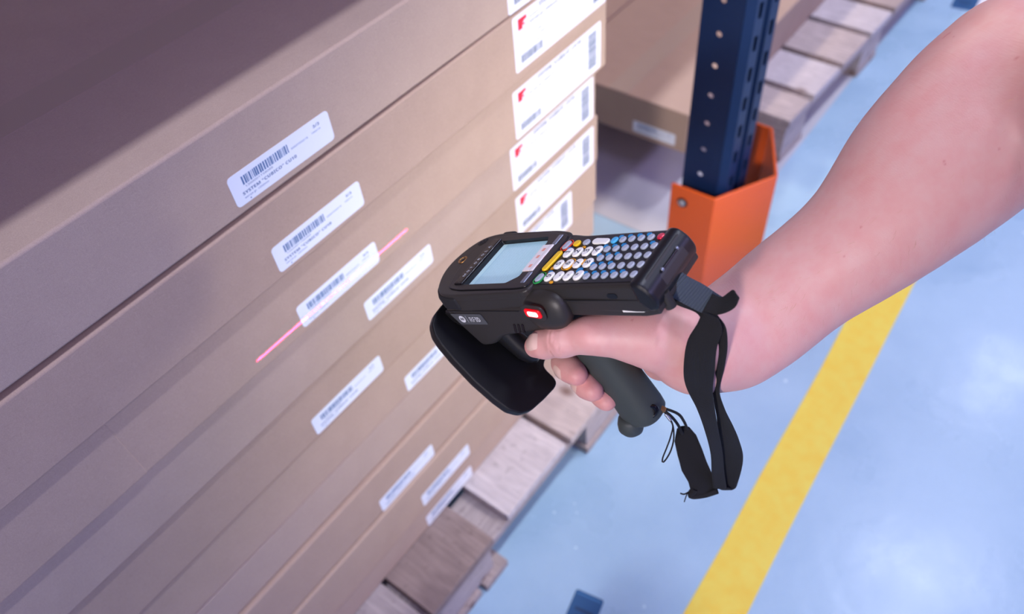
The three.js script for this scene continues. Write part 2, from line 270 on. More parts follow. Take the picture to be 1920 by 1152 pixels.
stackBoxes.forEach(([aEnd, off, yaw, st, el, label], i) => {
  const q = 1 - off / D; aEnd *= q; st = st.map((v) => v * q); if (el) el = el.map((v) => v * q);
  const top = vy(seams[i]), bot = vy(seams[i + 1]), h = top - bot - 0.0012, z0 = az(aEnd), z1 = 0.52, len = z1 - z0;
  const t = thing('cardboard_box', label, 'box', [off, bot + 0.0004, (z0 + z1) / 2], yaw * 0.5, 'flat cartons stacked on the pallet');
  if (i === 0) { t.rotation.x = -0.0075; t.position.y += 0.0042; }
  const deep = 0.56;
  part('carton_body', moved(rbox(deep, h, len, 0.0035, 3), -deep / 2, h / 2, 0), M.kraft[i % 3], t);
  // glued wrap flap: a second layer of board over the near part of the face

  if (i === 2) part('wrap_flap', moved(rbox(0.003, h - 0.004, 0.6, 0.0012, 1), -0.0006, h / 2, 0.25 - (z0 + z1) / 2), M.kraft[2], t);
  if (i === 0) part('packing_tape', moved(rbox(0.05, 0.0006, len - 0.004, 0.0002, 1), -0.176, h + 0.0001, 0), M.tape, t);
  const cz = (z0 + z1) / 2;
  const s = part('barcode_sticker', barcodeSticker, M.sticker, t, 'white barcode sticker'); s.rotation.y = Math.PI / 2; s.position.set(0.0001, (vy(st[2]) + vy(st[3])) / 2 - bot, az((st[0] + st[1]) / 2) - cz);
  if (el) { const e = part('shipping_label', endSticker, M.endLabel, t, 'large white shipping label with a red emblem'); e.rotation.y = Math.PI / 2; e.position.set(0.0001, (vy(el[2]) + vy(el[3])) / 2 - bot, az((el[0] + el[1]) / 2) - cz); }
});

function plank(parent, name, x0, x1, y0, y1, z0, z1, m, rot = 0) {
  const g = metreUV(new RoundedBoxGeometry(x1 - x0, y1 - y0, z1 - z0, 1, 0.0022), 1, rot, rot * 0.37); 
  if (x1 - x0 > z1 - z0) { const uv = g.attributes.uv; for (let i = 0; i < uv.count; i++) uv.setXY(i, uv.getY(i), uv.getX(i)); }
  const p = part(name, g, m, parent); p.position.set((x0 + x1) / 2, (y0 + y1) / 2, (z0 + z1) / 2); return p;
}
const pal = thing('wooden_pallet', 'worn grey wooden pallet under the tall stack of flat cartons', 'pallet', [0, 0, 0]);
const deck = [[-0.80, -0.626, 0.107], [-0.613, -0.43, 0.102], [-0.382, -0.217, 0.106], [-0.206, -0.03, 0.1], [-0.015, 0.15, 0.104], [0.165, 0.33, 0.1], [0.345, 0.5, 0.104]];
deck.unshift([-0.9, -0.812, 0.104]);
deck.forEach(([a, b, x], i) => plank(pal, 'deck_board', -0.7, x, 0.122, 0.144, a, b, M.wood[[2, 1, 0, 4, 3, 2, 1, 0][i]], i * 0.31));
for (const x of [-0.005, -0.36, -0.7]) plank(pal, 'stringer_board', x, x + 0.105, 0.1, 0.1215, -0.9, 0.5, M.wood[3], x);
for (const x of [-0.001, -0.355, -0.695]) for (const [a, b] of [[-0.8, -0.69], [-0.375, -0.235], [0.25, 0.39]]) plank(pal, 'pallet_block', x, x + 0.1, 0.0225, 0.0995, a, b, M.wood[1], a + x);
for (const [a, b, x] of [[-0.81, -0.685, 0.104], [-0.4, -0.335, 0.112], [-0.325, -0.228, 0.108], [0.25, 0.39, 0.104]]) plank(pal, 'bottom_board', -0.7, x, 0, 0.022, a, b, M.wood[2], a);

// far pallet with low cartons
const far = thing('wooden_pallet', 'pale wooden pallet with gapped boards beyond the blue rack post', 'pallet', [0.05, 0, -2.1], -0.045);
[[0.335, 0.215], [0.19, 0.03], [0.005, -0.165], [-0.19, -0.335], [-0.36, -0.52], [-0.54, -0.7], [-0.72, -0.86]].forEach(([b, a], i) => plank(far, 'deck_board', -0.8, 0.005, 0.122, 0.144, a, b, M.wood[[1, 0, 1, 0, 2, 1, 0][i]], i * 0.23));
for (const x of [-0.1, -0.45, -0.8]) plank(far, 'stringer_board', x, x + 0.1, 0.1, 0.1215, -0.86, 0.335, M.wood[1], x + 2);
for (const x of [-0.1, -0.45, -0.8]) for (const [a, b] of [[0.2, 0.335], [-0.31, -0.17], [-0.86, -0.72]]) plank(far, 'pallet_block', x + 0.002, x + 0.098, 0.0225, 0.0995, a, b, M.wood[1], a + x);
for (const [a, b] of [[0.2, 0.335], [-0.31, -0.17], [-0.86, -0.72]]) plank(far, 'bottom_board', -0.8, 0.0, 0, 0.022, a, b, M.wood[2], a);

function lowCarton(x1, x0, zNear, zFar, y0, y1, label, sticker) {
  const t = thing('cardboard_box', label, 'box', [(x0 + x1) / 2, y0, (zNear + zFar) / 2]);
  const w = x1 - x0, l = zNear - zFar, h = y1 - y0;
  part('carton_body', moved(rbox(w, h, l, 0.004, 3), 0, h / 2, 0), M.kraft[1], t);
  part('packing_tape', moved(rbox(0.06, 0.0006, l - 0.004, 0.0002, 1), 0.0, h + 0.0001, 0), M.tape, t);
  if (sticker) { const s = part('barcode_sticker', barcodeSticker, M.sticker, t, 'white barcode sticker'); s.position.set(w / 2 - 0.095, h * 0.26, l / 2 + 0.0001); }
}
lowCarton(-0.13, -0.55, -1.5, -3.2, 0.1445, 0.265, 'long low carton beyond the stack, white sticker on its dark end', true);
lowCarton(-0.556, -0.97, -1.56, -3.2, 0.1445, 0.262, 'long low carton behind the stickered one, mostly hidden by the stack', false);

// ---------------------------------------------------------------- rack upright, guard, upper level
const post = thing('rack_upright', 'dark blue perforated steel rack upright standing in an orange guard', 'rack', [0, 0, 0]);
{
  const T = 0.003, Hh = 3.2, z0 = -1.122, z1 = -1.248, xb = 0.0454, xf = 0.1342;
  // side webs with round bracing holes
  for (const [z, side] of [[z0, 1], [z1, -1]]) {
    const s = polyShape([[xb, 0], [xf - 0.014, 0], [xf - 0.014, Hh], [xb, Hh]]);
    for (let y = 0.018; y < Hh - 0.05; y += 0.06) { const c = new THREE.Path(); c.absarc(xb + 0.036, y, 0.0058, 0, Math.PI * 2, true); s.holes.push(c); }
    part('side_web', metreUV(extrude(s, T, 0, 1, 5).translate(0, 0, z - (side > 0 ? T : 0))), M.blueSteel, post);
  }
  // front: two perforated flanges with a recessed rib between, and slanted corner folds
  for (const [za, zb] of [[-1.1352, -1.1736], [-1.1964, -1.2348]]) {
    const w = za - zb, s = polyShape([[0, 0], [w, 0], [w, Hh], [0, Hh]]);
    for (let y = 0.047; y < Hh - 0.06; y += 0.06) { const c = new THREE.Path(); c.moveTo(w * 0.3, y); c.lineTo(w * 0.68, y - 0.004); c.lineTo(w * 0.72, y + 0.024); c.lineTo(w * 0.28, y + 0.029); c.closePath(); s.holes.push(c); }
    const g = metreUV(extrude(s, T, 0, 1, 4)); g.rotateY(Math.PI / 2); g.translate(xf - T, 0, za); part('slotted_flange', g, M.blueSteel, post);
  }
  const strip = (a, b) => { const dx = b[0] - a[0], dz = b[1] - a[1], l = Math.hypot(dx, dz), g = box(l, Hh, T); g.translate(l / 2, Hh / 2, 0); g.rotateY(-Math.atan2(dz, dx)); g.translate(a[0], 0, a[1]); return g; };
  part('corner_fold', strip([xf - 0.0145, z0 - 0.0015], [xf - 0.001, -1.1364]), M.blueSteel, post);
  part('corner_fold', strip([xf - 0.0145, z1 + 0.0015], [xf - 0.001, -1.2336]), M.blueSteel, post);
  part('centre_rib', mergeGeometries([strip([xf - 0.0015, -1.173], [xf - 0.017, -1.1784]), strip([xf - 0.017, -1.1784], [xf - 0.017, -1.1916]), strip([xf - 0.017, -1.1916], [xf - 0.0015, -1.197])]), M.blueSteel, post);
  part('rear_lip', mergeGeometries([strip([xb + 0.001, z0 - 0.0015], [xb + 0.001, z0 - 0.02]), strip([xb + 0.001, z1 + 0.0015], [xb + 0.001, z1 + 0.02])]), M.blueSteel, post);
  part('foot_plate', moved(box(0.12, 0.006, 0.15), 0.091, 0.003, -1.1844), M.blueSteel, post);
}
const guard = thing('column_guard', 'bright orange angled steel guard around the foot of the blue upright', 'guard', [0, 0, 0]);
{
  const P = [[0.0358, -1.0944], [0.1306, -1.0956], [0.2014, -1.224], [0.127, -1.362], [0.0358, -1.3632]], Hg = 0.414;
  const inner = [[0.0358, -1.1004], [0.127, -1.1016], [0.1944, -1.224], [0.1234, -1.356], [0.0358, -1.3572]];
  const s = polyShape([...P, ...inner.reverse()].map(([x, z]) => [x, -z]), 0.0022);
  const g = metreUV(extrude(s, Hg, 0.0012, 2, 4)); g.rotateX(-Math.PI / 2); part('guard_shell', g, M.orange, guard);
  const b = new THREE.SphereGeometry(0.0085, 14, 8).scale(1, 1, 0.5); const m = part('anchor_bolt', b, M.bolt, guard); m.position.set(0.0634, 0.377, -1.0932);
  const w = part('bolt_hole', new THREE.TorusGeometry(0.0085, 0.0028, 8, 20), M.rubber, guard); w.position.set(0.064, 0.377, -1.0942);
}
// upper level of the rack, above the picture: it keeps the carton tops in shade
const shelf = thing('rack_shelf', 'upper rack level over the stacks, orange beam and deck above the view', 'rack', [0, 0, 0]);
for (const [a, b] of [[-4.9, -1.256], [-1.114, 3.7]]) {
  part('front_beam', moved(rbox(0.045, 0.12, b - a, 0.004), 0.0415, 1.522, (a + b) / 2), M.orange, shelf);
  part('rear_beam', moved(rbox(0.045, 0.12, b - a, 0.004), -0.95, 1.522, (a + b) / 2), M.orange, shelf);
}
part('shelf_deck', moved(box(1.0, 0.03, 8.6), -0.46, 1.598, -0.6), M.wood[1], shelf);

// ---------------------------------------------------------------- floor marks
{
  const s = new THREE.Shape(), r = rng(8), L = [], R = [];
  for (let k = 0; k <= 90; k++) { const z = 0.6 - k * 0.16, e = () => (r() - 0.5) * (k < 14 ? 0.004 : 0.002), x = 0.4435 + z * 0.0285; L.push([x + e() - 0.0005, -z]); R.push([x + 0.0925 + e() * 0.4, -z]); }
  [...L, ...R.reverse()].forEach(([x, y], i) => (i ? s.lineTo(x, y) : s.moveTo(x, y))); s.closePath();
  const g = metreUV(extrude(s, 0.0012)); g.rotateX(-Math.PI / 2); const m = part('floor_line', g, M.paint, scene); m.userData = { label: 'broad yellow painted line running along the blue floor', category: 'floor marking' };
}
const tagTex = canvasTex(128, 128, (c) => { c.fillStyle = '#1d5580'; c.fillRect(0, 0, 128, 128); c.fillStyle = '#123a5c'; c.fillRect(24, 52, 80, 10); c.fillRect(36, 76, 56, 8); c.fillStyle = '#3f7fae'; c.fillRect(8, 8, 112, 4); });
M.tag = std({ map: tagTex, roughness: 0.6 });
function floorTag(x, z, w, l, turn, label) { const g = extrude(roundRect(w, l, 0.004), 0.0008), p = g.attributes.position, uv = g.attributes.uv; for (let i = 0; i < p.count; i++) uv.setXY(i, p.getX(i) / w + 0.5, p.getY(i) / l + 0.5); g.rotateX(-Math.PI / 2); const t = part('floor_tag', g, M.tag, scene); t.position.set(x, 0.0001, z); t.rotation.y = turn; t.userData = { label, category: 'floor tag' }; }
floorTag(0.279, -0.405, 0.055, 0.075, 0.2, 'dark blue printed tag on the floor beside the near pallet');
floorTag(0.2, -2.875, 0.075, 0.1, 0.1, 'dark blue tag far off on the floor beyond the arm');
{ const g = extrude(roundRect(0.03, 0.16, 0.006), 0.0006); g.rotateX(-Math.PI / 2); const t = part('floor_strip', g, M.keyWhite, scene); t.position.set(0.252, 0.0001, -2.86); t.userData = { label: 'short white strip on the floor next to the far blue tag', category: 'floor marking' }; }

// ---------------------------------------------------------------- unseen tripod lamps: added glow fill for the stack, and one lighting the hand
function unseenLamp(spec, label) {
  const [x, y, z] = spec.at, t = thing('unseen_tripod_lamp', label, 'lamp', spec.at);
  const dir = V(...spec.to).sub(V(x, y, z)).normalize();
  const head = new THREE.Group(); head.name = 'lamp_head'; head.quaternion.setFromUnitVectors(V(0, -1, 0), dir); t.add(head);
  part('lamp_shade', new THREE.LatheGeometry([[0.03, 0.09], [0.045, 0.07], [0.085, -0.015], [0.088, -0.02], [0.09, -0.018], [0.05, 0.075], [0.034, 0.1], [0, 0.1]].map(([a, b]) => new THREE.Vector2(a, b)), 28), M.lampCase, head);
  part('lamp_bulb', new THREE.SphereGeometry(0.05, 18, 12), std({ color: 0xffffff, emissive: new THREE.Color(...spec.color), emissiveIntensity: 3 }), head);
  part('lamp_pole', new THREE.CylinderGeometry(0.012, 0.014, y - 0.16, 12).translate(0.11, -(y + 0.02) / 2 + 0.04, 0), M.lampCase, t);
  part('lamp_bracket', tube([[0.08, 0.03, -0.012], [0.12, 0.04, -0.005], [0.11, -0.06, 0]], 0.01, 20), M.lampCase, t);
  for (let k = 0; k < 3; k++) { const q = k * 2.094 + 0.4; part('tripod_leg', tube([[0.11, -y + 0.3, 0], [0.11 + Math.cos(q) * 0.12, -y + 0.15, Math.sin(q) * 0.12], [0.11 + Math.cos(q) * 0.24, -y + 0.008, Math.sin(q) * 0.24]], 0.008, 12), M.lampCase, t); }
  const l = new THREE.SpotLight(new THREE.Color(...spec.color), spec.power, 0, spec.cone, 1, 2); l.position.set(0, 0, 0); l.castShadow = true; l.shadow.radius = spec.soft; t.add(l);
  const tg = new THREE.Object3D(); tg.position.set(...spec.to); tg.name = 'lamp_target'; scene.add(tg); l.target = tg;
}
unseenLamp(GLOW_FILL, 'added warm fill lamp on a low tripod, out of view, imitating the glow on the stack');
unseenLamp(UNSEEN_HAND_LAMP, 'unseen round lamp on a tall tripod behind the viewer, placed to light the hand');

// ---------------------------------------------------------------- hand-held scanner (own axes in millimetres: x to the tail, y across, z out of the screen)
const SC = { x: V(0.86631, 0.49458, -0.07), y: V(-0.07619, -0.00765, -0.99706), z: V(-0.49367, 0.8691, 0.03105), at: V(0.29358, 1.02541, -0.30161) };
const scannerTurn = new THREE.Quaternion().setFromRotationMatrix(new THREE.Matrix4().makeBasis(SC.x, SC.y, SC.z));
const mm = (g) => g.scale(0.001, 0.001, 0.001);
const gun = thing('handheld_scanner', 'black pistol-grip barcode and radio tag scanner held in the hand', 'scanner', SC.at.toArray());
gun.quaternion.copy(scannerTurn);
const slab = (pts, round, z0, z1, bevel, seg = 4) => mm(metreUV(extrude(polyShape(pts, round), z1 - z0, bevel, seg, 8).translate(0, 0, z0), 0.02));
// a side profile (x, z) swept across y
const side = (pts, round, y0, y1, bevel, seg = 4) => { const g = extrude(polyShape(pts, round), y1 - y0, bevel, seg, 8); g.rotateX(Math.PI / 2); g.translate(0, y1, 0); return mm(metreUV(g, 0.02)); };
const headPts = [[47, -36], [-30, -39], [-48, -37], [-60, -27], [-69, -10], [-71, 6], [-66, 24], [-56, 36], [-40, 40], [28, 36], [47, 31]];
part('head_housing', slab(headPts, 9, -14, 0.1, 3), M.plastic, gun);
const bezelPts = [[44, -31.5], [34, -33], [-28, -33], [-43, -30], [-50, -14], [-54, 4], [-52, 20], [-45, 32], [-30, 34], [26, 32], [45, 27]];
{ const s = polyShape(headPts, 9); s.holes.push(new THREE.Path(polyShape([...bezelPts, [45, -27]].map(([x, y]) => [x * 0.985, y * 0.985]), 5).getPoints(6).reverse())); part('head_rim', mm(metreUV(extrude(s, 7, 1.6, 3, 8).translate(0, 0, -3.6), 0.02)), M.plastic, gun); }
part('nose_bumper', slab([[-30, -40], [-50, -38.5], [-62, -28], [-71.5, -10], [-73.5, 6], [-68, 25], [-58, 37.5], [-40, 41], [-40, 36], [-54, 30], [-62, 18], [-66, 4], [-64, -9], [-56, -24], [-47, -33], [-30, -35]], 4, -11, 1, 2), M.rubber, gun);
{ // screen bezel with its window
  const s = polyShape(bezelPts, 5);
  const w = polyShape([[-28, -27.4], [19, -27.4], [28, -20], [28, 20], [24, 27.4], [-28, 27.4]], 2), hole = new THREE.Path(w.getPoints(6).reverse()); s.holes.push(hole);
  part('screen_bezel', mm(metreUV(extrude(s, 3.6, 0.5, 2, 8).translate(0, 0, 0.6), 0.02)), M.darkPlastic, gun);
}
const screenTex = canvasTex(512, 512, (c, w, h) => {
  c.fillStyle = '#a5cbd8'; c.fillRect(0, 0, w, h); c.fillStyle = '#b9dbe2'; c.fillRect(0, 0, w * 0.1, h); c.fillStyle = '#8fb6c5';
  const r = rng(4); for (let i = 0; i < 16; i++) for (let y = 20; y < 490; y += 16) if (r() < 0.4) c.fillRect(70 + i * 27, y, 3, 9);
  c.fillStyle = '#93bccb'; for (let i = 0; i < 17; i++) c.fillRect(60 + i * 27, 8, 2, 496);
});
{ const g = mm(new THREE.BoxGeometry(57, 57, 0.6).translate(0.2, 0, 0.3)); part('display_screen', g, std({ map: screenTex, roughness: 0.14, emissive: 0xffffff, emissiveMap: screenTex, emissiveIntensity: 0.22 }), gun); }
const brandTex = canvasTex(512, 80, (c, w, h) => { c.fillStyle = '#08080a'; c.fillRect(0, 0, w, h); c.fillStyle = '#aeb4bd'; c.font = 'bold 44px sans-serif'; c.textBaseline = 'middle'; const s = 'MOTOROLA'; for (let i = 0; i < 8; i++) c.fillText(s[i], 60 + i * 50, h / 2); });
{ const g = mm(new RoundedBoxGeometry(56, 9.5, 2.4, 3, 1)); const p = part('brand_bar', g, M.glossBlack, gun); p.rotation.z = Math.PI / 2; p.position.set(-0.0338, 0.0012, 0.0043);
  const f = part('brand_lettering', mm(new THREE.BoxGeometry(52, 6.5, 0.2)), std({ map: brandTex, roughness: 0.2 }), gun); f.rotation.z = Math.PI / 2; f.position.set(-0.0338, 0.001, 0.00555);
  const g2 = mm(new THREE.TorusGeometry(3.6, 0.8, 8, 28)); part('indicator_ring', g2, M.brass, gun).position.set(-0.0575, 0.006, 0.0036);
  part('indicator_lens', mm(new THREE.SphereGeometry(3.2, 16, 8).scale(1, 1, 0.35)), M.glossBlack, gun).position.set(-0.0575, 0.006, 0.0032);
  for (let k = 0; k < 3; k++) part('speaker_slot', mm(extrude(stadium(1.4, 5), 0.5).translate(-54 + k * 2.6, 27 + k * 1.6, 3.9)), M.rubber, gun); }
part('head_knob', mm(new RoundedBoxGeometry(16, 8, 9, 4, 3.6).translate(-34, 42, -3)), M.rubber, gun);
// keypad half of the body
part('keypad_housing', slab([[30, -30], [136, -32], [141, -28], [141, 22], [136, 26], [60, 28], [46, 31], [30, 31]], 4, -21, 2.2, 3), M.plastic, gun);
part('battery_door', side([[60, -10], [143, -13.5], [144, -22], [132, -24], [62, -23], [58, -16]], 2, -31.2, 25, 1.4), M.plastic, gun);
part('keypad_plate', slab([[41, -27.5], [133, -28.5], [135, 20], [132, 22.5], [44, 25.5], [40, 14], [37, -14]], 2, 1.6, 2.7, 0.3, 2), M.darkPlastic, gun);
part('side_rail', side([[34, -8.2], [134, -9.4], [134, -10.2], [34, -9.2]], 0.3, -32.2, -28, 0.2, 1), M.rubber, gun);
part('reset_hole', mm(extrude(stadium(8, 4.2), 0.8).rotateX(Math.PI / 2).translate(114, -31.2, -6)), M.glossBlack, gun);
{ const g = mm(new RoundedBoxGeometry(17, 0.8, 2.2, 1, 0.3)); part('serial_strip', g, M.keyWhite, gun).position.set(0.124, -0.0312, -0.0188); }
// clear end cap at the tail
part('tail_cap', side([[131, 3.4], [135, 4.0], [139, 2.6], [144, -4], [146, -12], [144, -18], [138, -20], [131, -12]], 3, -32.5, 26, 3, 5), M.darkPlastic, gun);
part('cap_ridge', side([[138.5, 1.6], [144, -4.2], [146.2, -11], [144, -11.5], [140, -4], [136.5, 0.5]], 1.4, -17, 15, 1), M.plastic, gun);
{ const b = part('cap_slot', mm(new RoundedBoxGeometry(1.6, 24, 3, 3, 0.75)), M.glossBlack, gun); b.position.set(0.1428, -0.002, -0.0028); b.rotation.y = 0.75;
  for (const y of [-0.0115, 0.0095]) part('cap_pin', mm(new THREE.SphereGeometry(1.5, 12, 8)), M.silver, gun).position.set(0.143, y, -0.0022); }
part('cable_boss', mm(new THREE.CylinderGeometry(3.4, 3.8, 12, 20).rotateX(Math.PI / 2).translate(143.5, -20, -19)), M.plastic, gun);
// status label between screen and keys
const barTex = canvasTex(256, 64, (c) => { c.fillStyle = '#ece6e4'; c.fillRect(0, 0, 256, 64); c.fillStyle = '#e9a08c'; for (const x of [30, 120, 190]) c.fillRect(x, 20, 30, 18); c.fillStyle = '#c9c2c6'; c.fillRect(0, 46, 256, 3); });
{ const g = mm(new RoundedBoxGeometry(30, 10.5, 1.2, 2, 0.4)); const p = part('status_label', g, std({ map: barTex, roughness: 0.4 }), gun); p.rotation.z = Math.PI / 2; p.position.set(0.0322, 0.0005, 0.0044); 
  for (const y of [0.0215, -0.0215]) part('silver_trim', mm(new RoundedBoxGeometry(4.2, 12, 2, 2, 0.8)), M.silver, gun).position.set(0.0365, y, 0.0038); }
// keys: five slanted rows
{
  const pad = new THREE.Group(); pad.name = 'keypad'; gun.add(pad);
  const digitTex = canvasTex(512, 512, (c) => { c.fillStyle = '#f4f3ec'; c.fillRect(0, 0, 512, 512); c.fillStyle = '#3b4452'; c.font = 'bold 74px sans-serif'; c.textAlign = 'center'; c.textBaseline = 'middle'; for (let i = 0; i < 16; i++) { c.save(); c.translate((i % 4) * 128 + 64, ((i / 4) | 0) * 128 + 64); c.rotate(-Math.PI / 2); c.fillText('0123456789.-*#AB'[i], 0, 0); c.restore(); } });
  const digitMat = std({ map: digitTex, roughness: 0.38 });
  const capGeo = (w, h, t, cell) => { const g = mm(extrude(stadium(w, h), t, t * 0.42, 3, 7)); if (cell !== undefined) { const p = g.attributes.position, uv = g.attributes.uv; for (let i = 0; i < p.count; i++) uv.setXY(i, ((cell % 4) + 0.5 + p.getX(i) * 1000 / 11) / 4, 1 - (((cell / 4) | 0) + 0.5 - p.getY(i) * 1000 / 11) / 4); } return g; };
  const small = capGeo(4.9, 5.9, 1.9), key = (g, m, x, y, label) => { const k = part('key', g, m, pad, label); k.position.set(x / 1000, y / 1000, 0.0025); k.rotation.z = -0.12; return k; };
  const mark = (m, x, y, w = 3.2, h = 2.6) => { const k = part('key_mark', mm(extrude(roundRect(w, h, 0.6), 1)), m, pad); k.position.set(x / 1000, y / 1000, 0.0026); };
  const ring = (m, x, y, w, h) => { const s = stadium(w, h); s.holes.push(new THREE.Path(stadium(w - 1.5, h - 1.5).getPoints(8).reverse())); const k = part('key_ring', mm(extrude(s, 1.1, 0.2, 1, 8)), m, pad); k.position.set(x / 1000, y / 1000, 0.0026); k.rotation.z = -0.12; };
  const cols = [92, 99.6, 107.2, 114.9, 122.7, 130.4], wide = [57.9, 66.7, 75.4, 84.4], Y = [15.9, 6.2, -3.2, -12.7, -22.2];
  key(capGeo(5, 9.4, 1.9), M.keyGrey, 50, 14.7); ring(M.markRed, 50, 14.7, 7.8, 12.6);
  key(capGeo(6.2, 6.4, 1.9), M.keyYellow, 58.9, Y[0], 'yellow key'); key(capGeo(6, 6, 1.9), M.keyGrey, 67.5, Y[0] + 0.4); key(capGeo(15.5, 6, 1.9, 0), M.keyWhite, 80.8, Y[0]);
  key(capGeo(5.2, 6.4, 1.9), M.keyBlue, 92.6, Y[0], 'blue key');
  for (const [i, x] of cols.entries()) {
    if (i) { key(small, i === 5 ? M.keyRed : M.keyGrey, x, Y[0], i === 5 ? 'red key' : undefined); if (i < 5) mark(M.markBlue, x - 3.5, Y[0] + 3.9); }
    for (const r of [1, 2, 3]) { key(small, M.keyGrey, x, Y[r]); if (i < 3 || (r === 1 && i === 5)) mark(M.markBlue, x - 3.5, Y[r] + 3.9); }
    key(small, M.keyGrey, x, Y[4]); if (i < 5) mark(M.markBlue, x - 3.5, Y[4] + 3.9);
  }
  key(capGeo(5.2, 22, 2), M.keyYellow, 48.2, -3.1, 'long yellow key');
  wide.forEach((x, i) => {
    key(capGeo(6.6, 10, 2, 1 + i), digitMat, x, 5); key(capGeo(6.6, 9.6, 2, 5 + i), digitMat, x, -8); key(capGeo(6.6, 9.6, 2, 9 + i), digitMat, x, -21);
    if (i === 0) { mark(M.markBlue, x - 2.8, 10.6); mark(M.markBlue, x - 2.8, -15.6); mark(M.markOrange, x - 3.6, -11.4); } if (i === 1) { mark(M.markOrange, x + 1.6, 11, 2.6, 2); ring(M.markOrange, x, -8, 9, 12.6); mark(M.markOrange, x - 3.4, -26.6, 2.8, 2); }
    if (i === 2) mark(M.markOrange, x + 3.6, -6, 2, 5); if (i === 3) mark(M.markBlue, x - 3.2, -15, 4, 4.4);
  });
  key(capGeo(5, 8.6, 1.9), M.keyGrey, 48.9, -21.6); ring(M.markGreen, 48.9, -21.6, 7.8, 12);
}
// lower gun body, light dome, sticker, vents
part('gun_body', side([[-53, -9], [66, -9], [68, -22], [60, -29], [40, -33], [16, -36], [-6, -40], [-22, -49], [-37, -51], [-50, -24]], 5, -38, 38, 4, 5), M.plastic, gun);
part('body_seam', side([[-52, -12.2], [30, -12.6], [30, -13.4], [-52, -13]], 0.2, -38.6, -30, 0.2, 1), M.rubber, gun);
{ const g = new THREE.SphereGeometry(1, 40, 26), p = g.attributes.position; for (let i = 0; i < p.count; i++) { const x = p.getX(i), y = p.getY(i), z = p.getZ(i), q = (Math.abs(x) ** 2.5 + Math.abs(y) ** 2.5 + Math.abs(z) ** 2.5) ** (1 / 2.5); p.setXYZ(i, x / q * 20 + 52, y / q * 10.5 - 31 + z * 2, z / q * 16 - 15.5); } g.computeVertexNormals(); part('light_dome', mm(g), M.plastic, gun); }
{ const tilt = new THREE.Group(); tilt.name = 'indicator_light'; gun.add(tilt); tilt.position.set(0.0500, -0.0424, -0.0100); tilt.rotation.set(0.06, 0.2, 0.03);
  const flat = (w, h, r, d) => mm(extrude(roundRect(w, h, r), d, 0.5, 3, 6).rotateX(Math.PI / 2).translate(0, d * 0.2, 0));
  part('light_surround', flat(20, 13.5, 4.5, 1.2), M.plastic, tilt); part('light_frame', flat(13.6, 7.6, 2, 2.6), M.ledRed, tilt); part('light_core', flat(8.6, 4.6, 1.4, 3.4), M.ledCore, tilt); }
const rfidTex = canvasTex(512, 144, (c, w, h) => {
  c.fillStyle = '#4a4d50'; c.fillRect(0, 0, w, h); c.fillStyle = '#d5d8dc'; c.beginPath(); c.arc(150, 72, 46, 0, 7); c.fill();
  c.fillStyle = '#4a4d50'; c.beginPath(); c.moveTo(116, 96); c.quadraticCurveTo(126, 50, 136, 48); c.quadraticCurveTo(146, 52, 150, 84); c.quadraticCurveTo(154, 52, 164, 48); c.quadraticCurveTo(174, 50, 184, 96); c.quadraticCurveTo(172, 78, 163, 76); c.quadraticCurveTo(155, 82, 150, 102); c.quadraticCurveTo(145, 82, 137, 76); c.quadraticCurveTo(128, 78, 116, 96); c.fill();
  c.fillStyle = '#c9ccd0'; c.fillRect(225, 24, 4, 96); c.textBaseline = 'middle'; c.font = '86px sans-serif'; fit(c, 'RF', 262, 76, 92); c.font = 'bold 86px sans-serif'; fit(c, 'ID', 358, 76, 78);
});
{ const s = polyShape([[-50, 5.4], [-14.5, 5.2], [-13, -5.2], [-44.5, -5.4]], 1.2), g = extrude(s, 0.5), p = g.attributes.position, uv = g.attributes.uv; for (let i = 0; i < p.count; i++) uv.setXY(i, (p.getX(i) + 50) / 37, (p.getY(i) + 5.3) / 10.6); g.rotateX(Math.PI / 2); const m = part('maker_sticker', mm(g), std({ map: rfidTex, roughness: 0.4 }), gun); m.position.set(0.0012, -0.0381, -0.0208); }
for (let k = 0; k < 3; k++) { const m = part('vent_slot', mm(extrude(stadium(2.2, 9.5), 0.6).rotateX(Math.PI / 2)), M.glossBlack, gun); m.position.set(0.0145 + k * 0.0042, -0.0378, -0.0298); m.rotation.y = 0.42; }
// antenna panel: flat plate hanging under the nose, notched beside the trigger
{
  const pts = [[-26, -24], [-35, -23.4], [-43, -20], [-48.5, -13], [-51.5, -4], [-54.5, 12], [-57.5, 37], [-58, 60], [-57, 73], [-52.5, 82], [-44, 87.4], [-29, 90.4], [-14, 92.2], [-9, 90.8], [-7, 86], [-6.6, 78], [-5, 73.6], [0, 71.6], [8, 71.4], [46, 69], [52, 60], [54, 30], [50, -6], [42, -20], [26, -24]];
  const t = V(0.498, 0, -0.867), n = V(0.867, 0, 0.498), basis = new THREE.Matrix4().makeBasis(V(0, 1, 0), t.clone().negate(), n.clone()).setPosition(-63.4, 0, -39.4);
  const s = polyShape(pts.map(([y, q]) => [y, -q]), 2.4), shape = (d, b, seg) => extrude(s, d, b, seg, 8);
  part('antenna_panel', mm(metreUV(shape(9, 1.4, 4).translate(0, 0, -9).applyMatrix4(basis), 0.02)), M.panel, gun);
  const rim = polyShape(pts.map(([y, q]) => [y * 0.985, -(q - 30) * 0.985 - 30]), 2.4); part('antenna_back', mm(metreUV(extrude(rim, 4.5, 1.4, 3, 8).translate(0, 0, -12.5).applyMatrix4(basis), 0.02)), M.plastic, gun);
  part('panel_neck', side([[-52, -20], [-20, -40], [-36, -58], [-50, -44], [-66, -34], [-72, -22]], 4, -30, 30, 3), M.darkPlastic, gun);
}
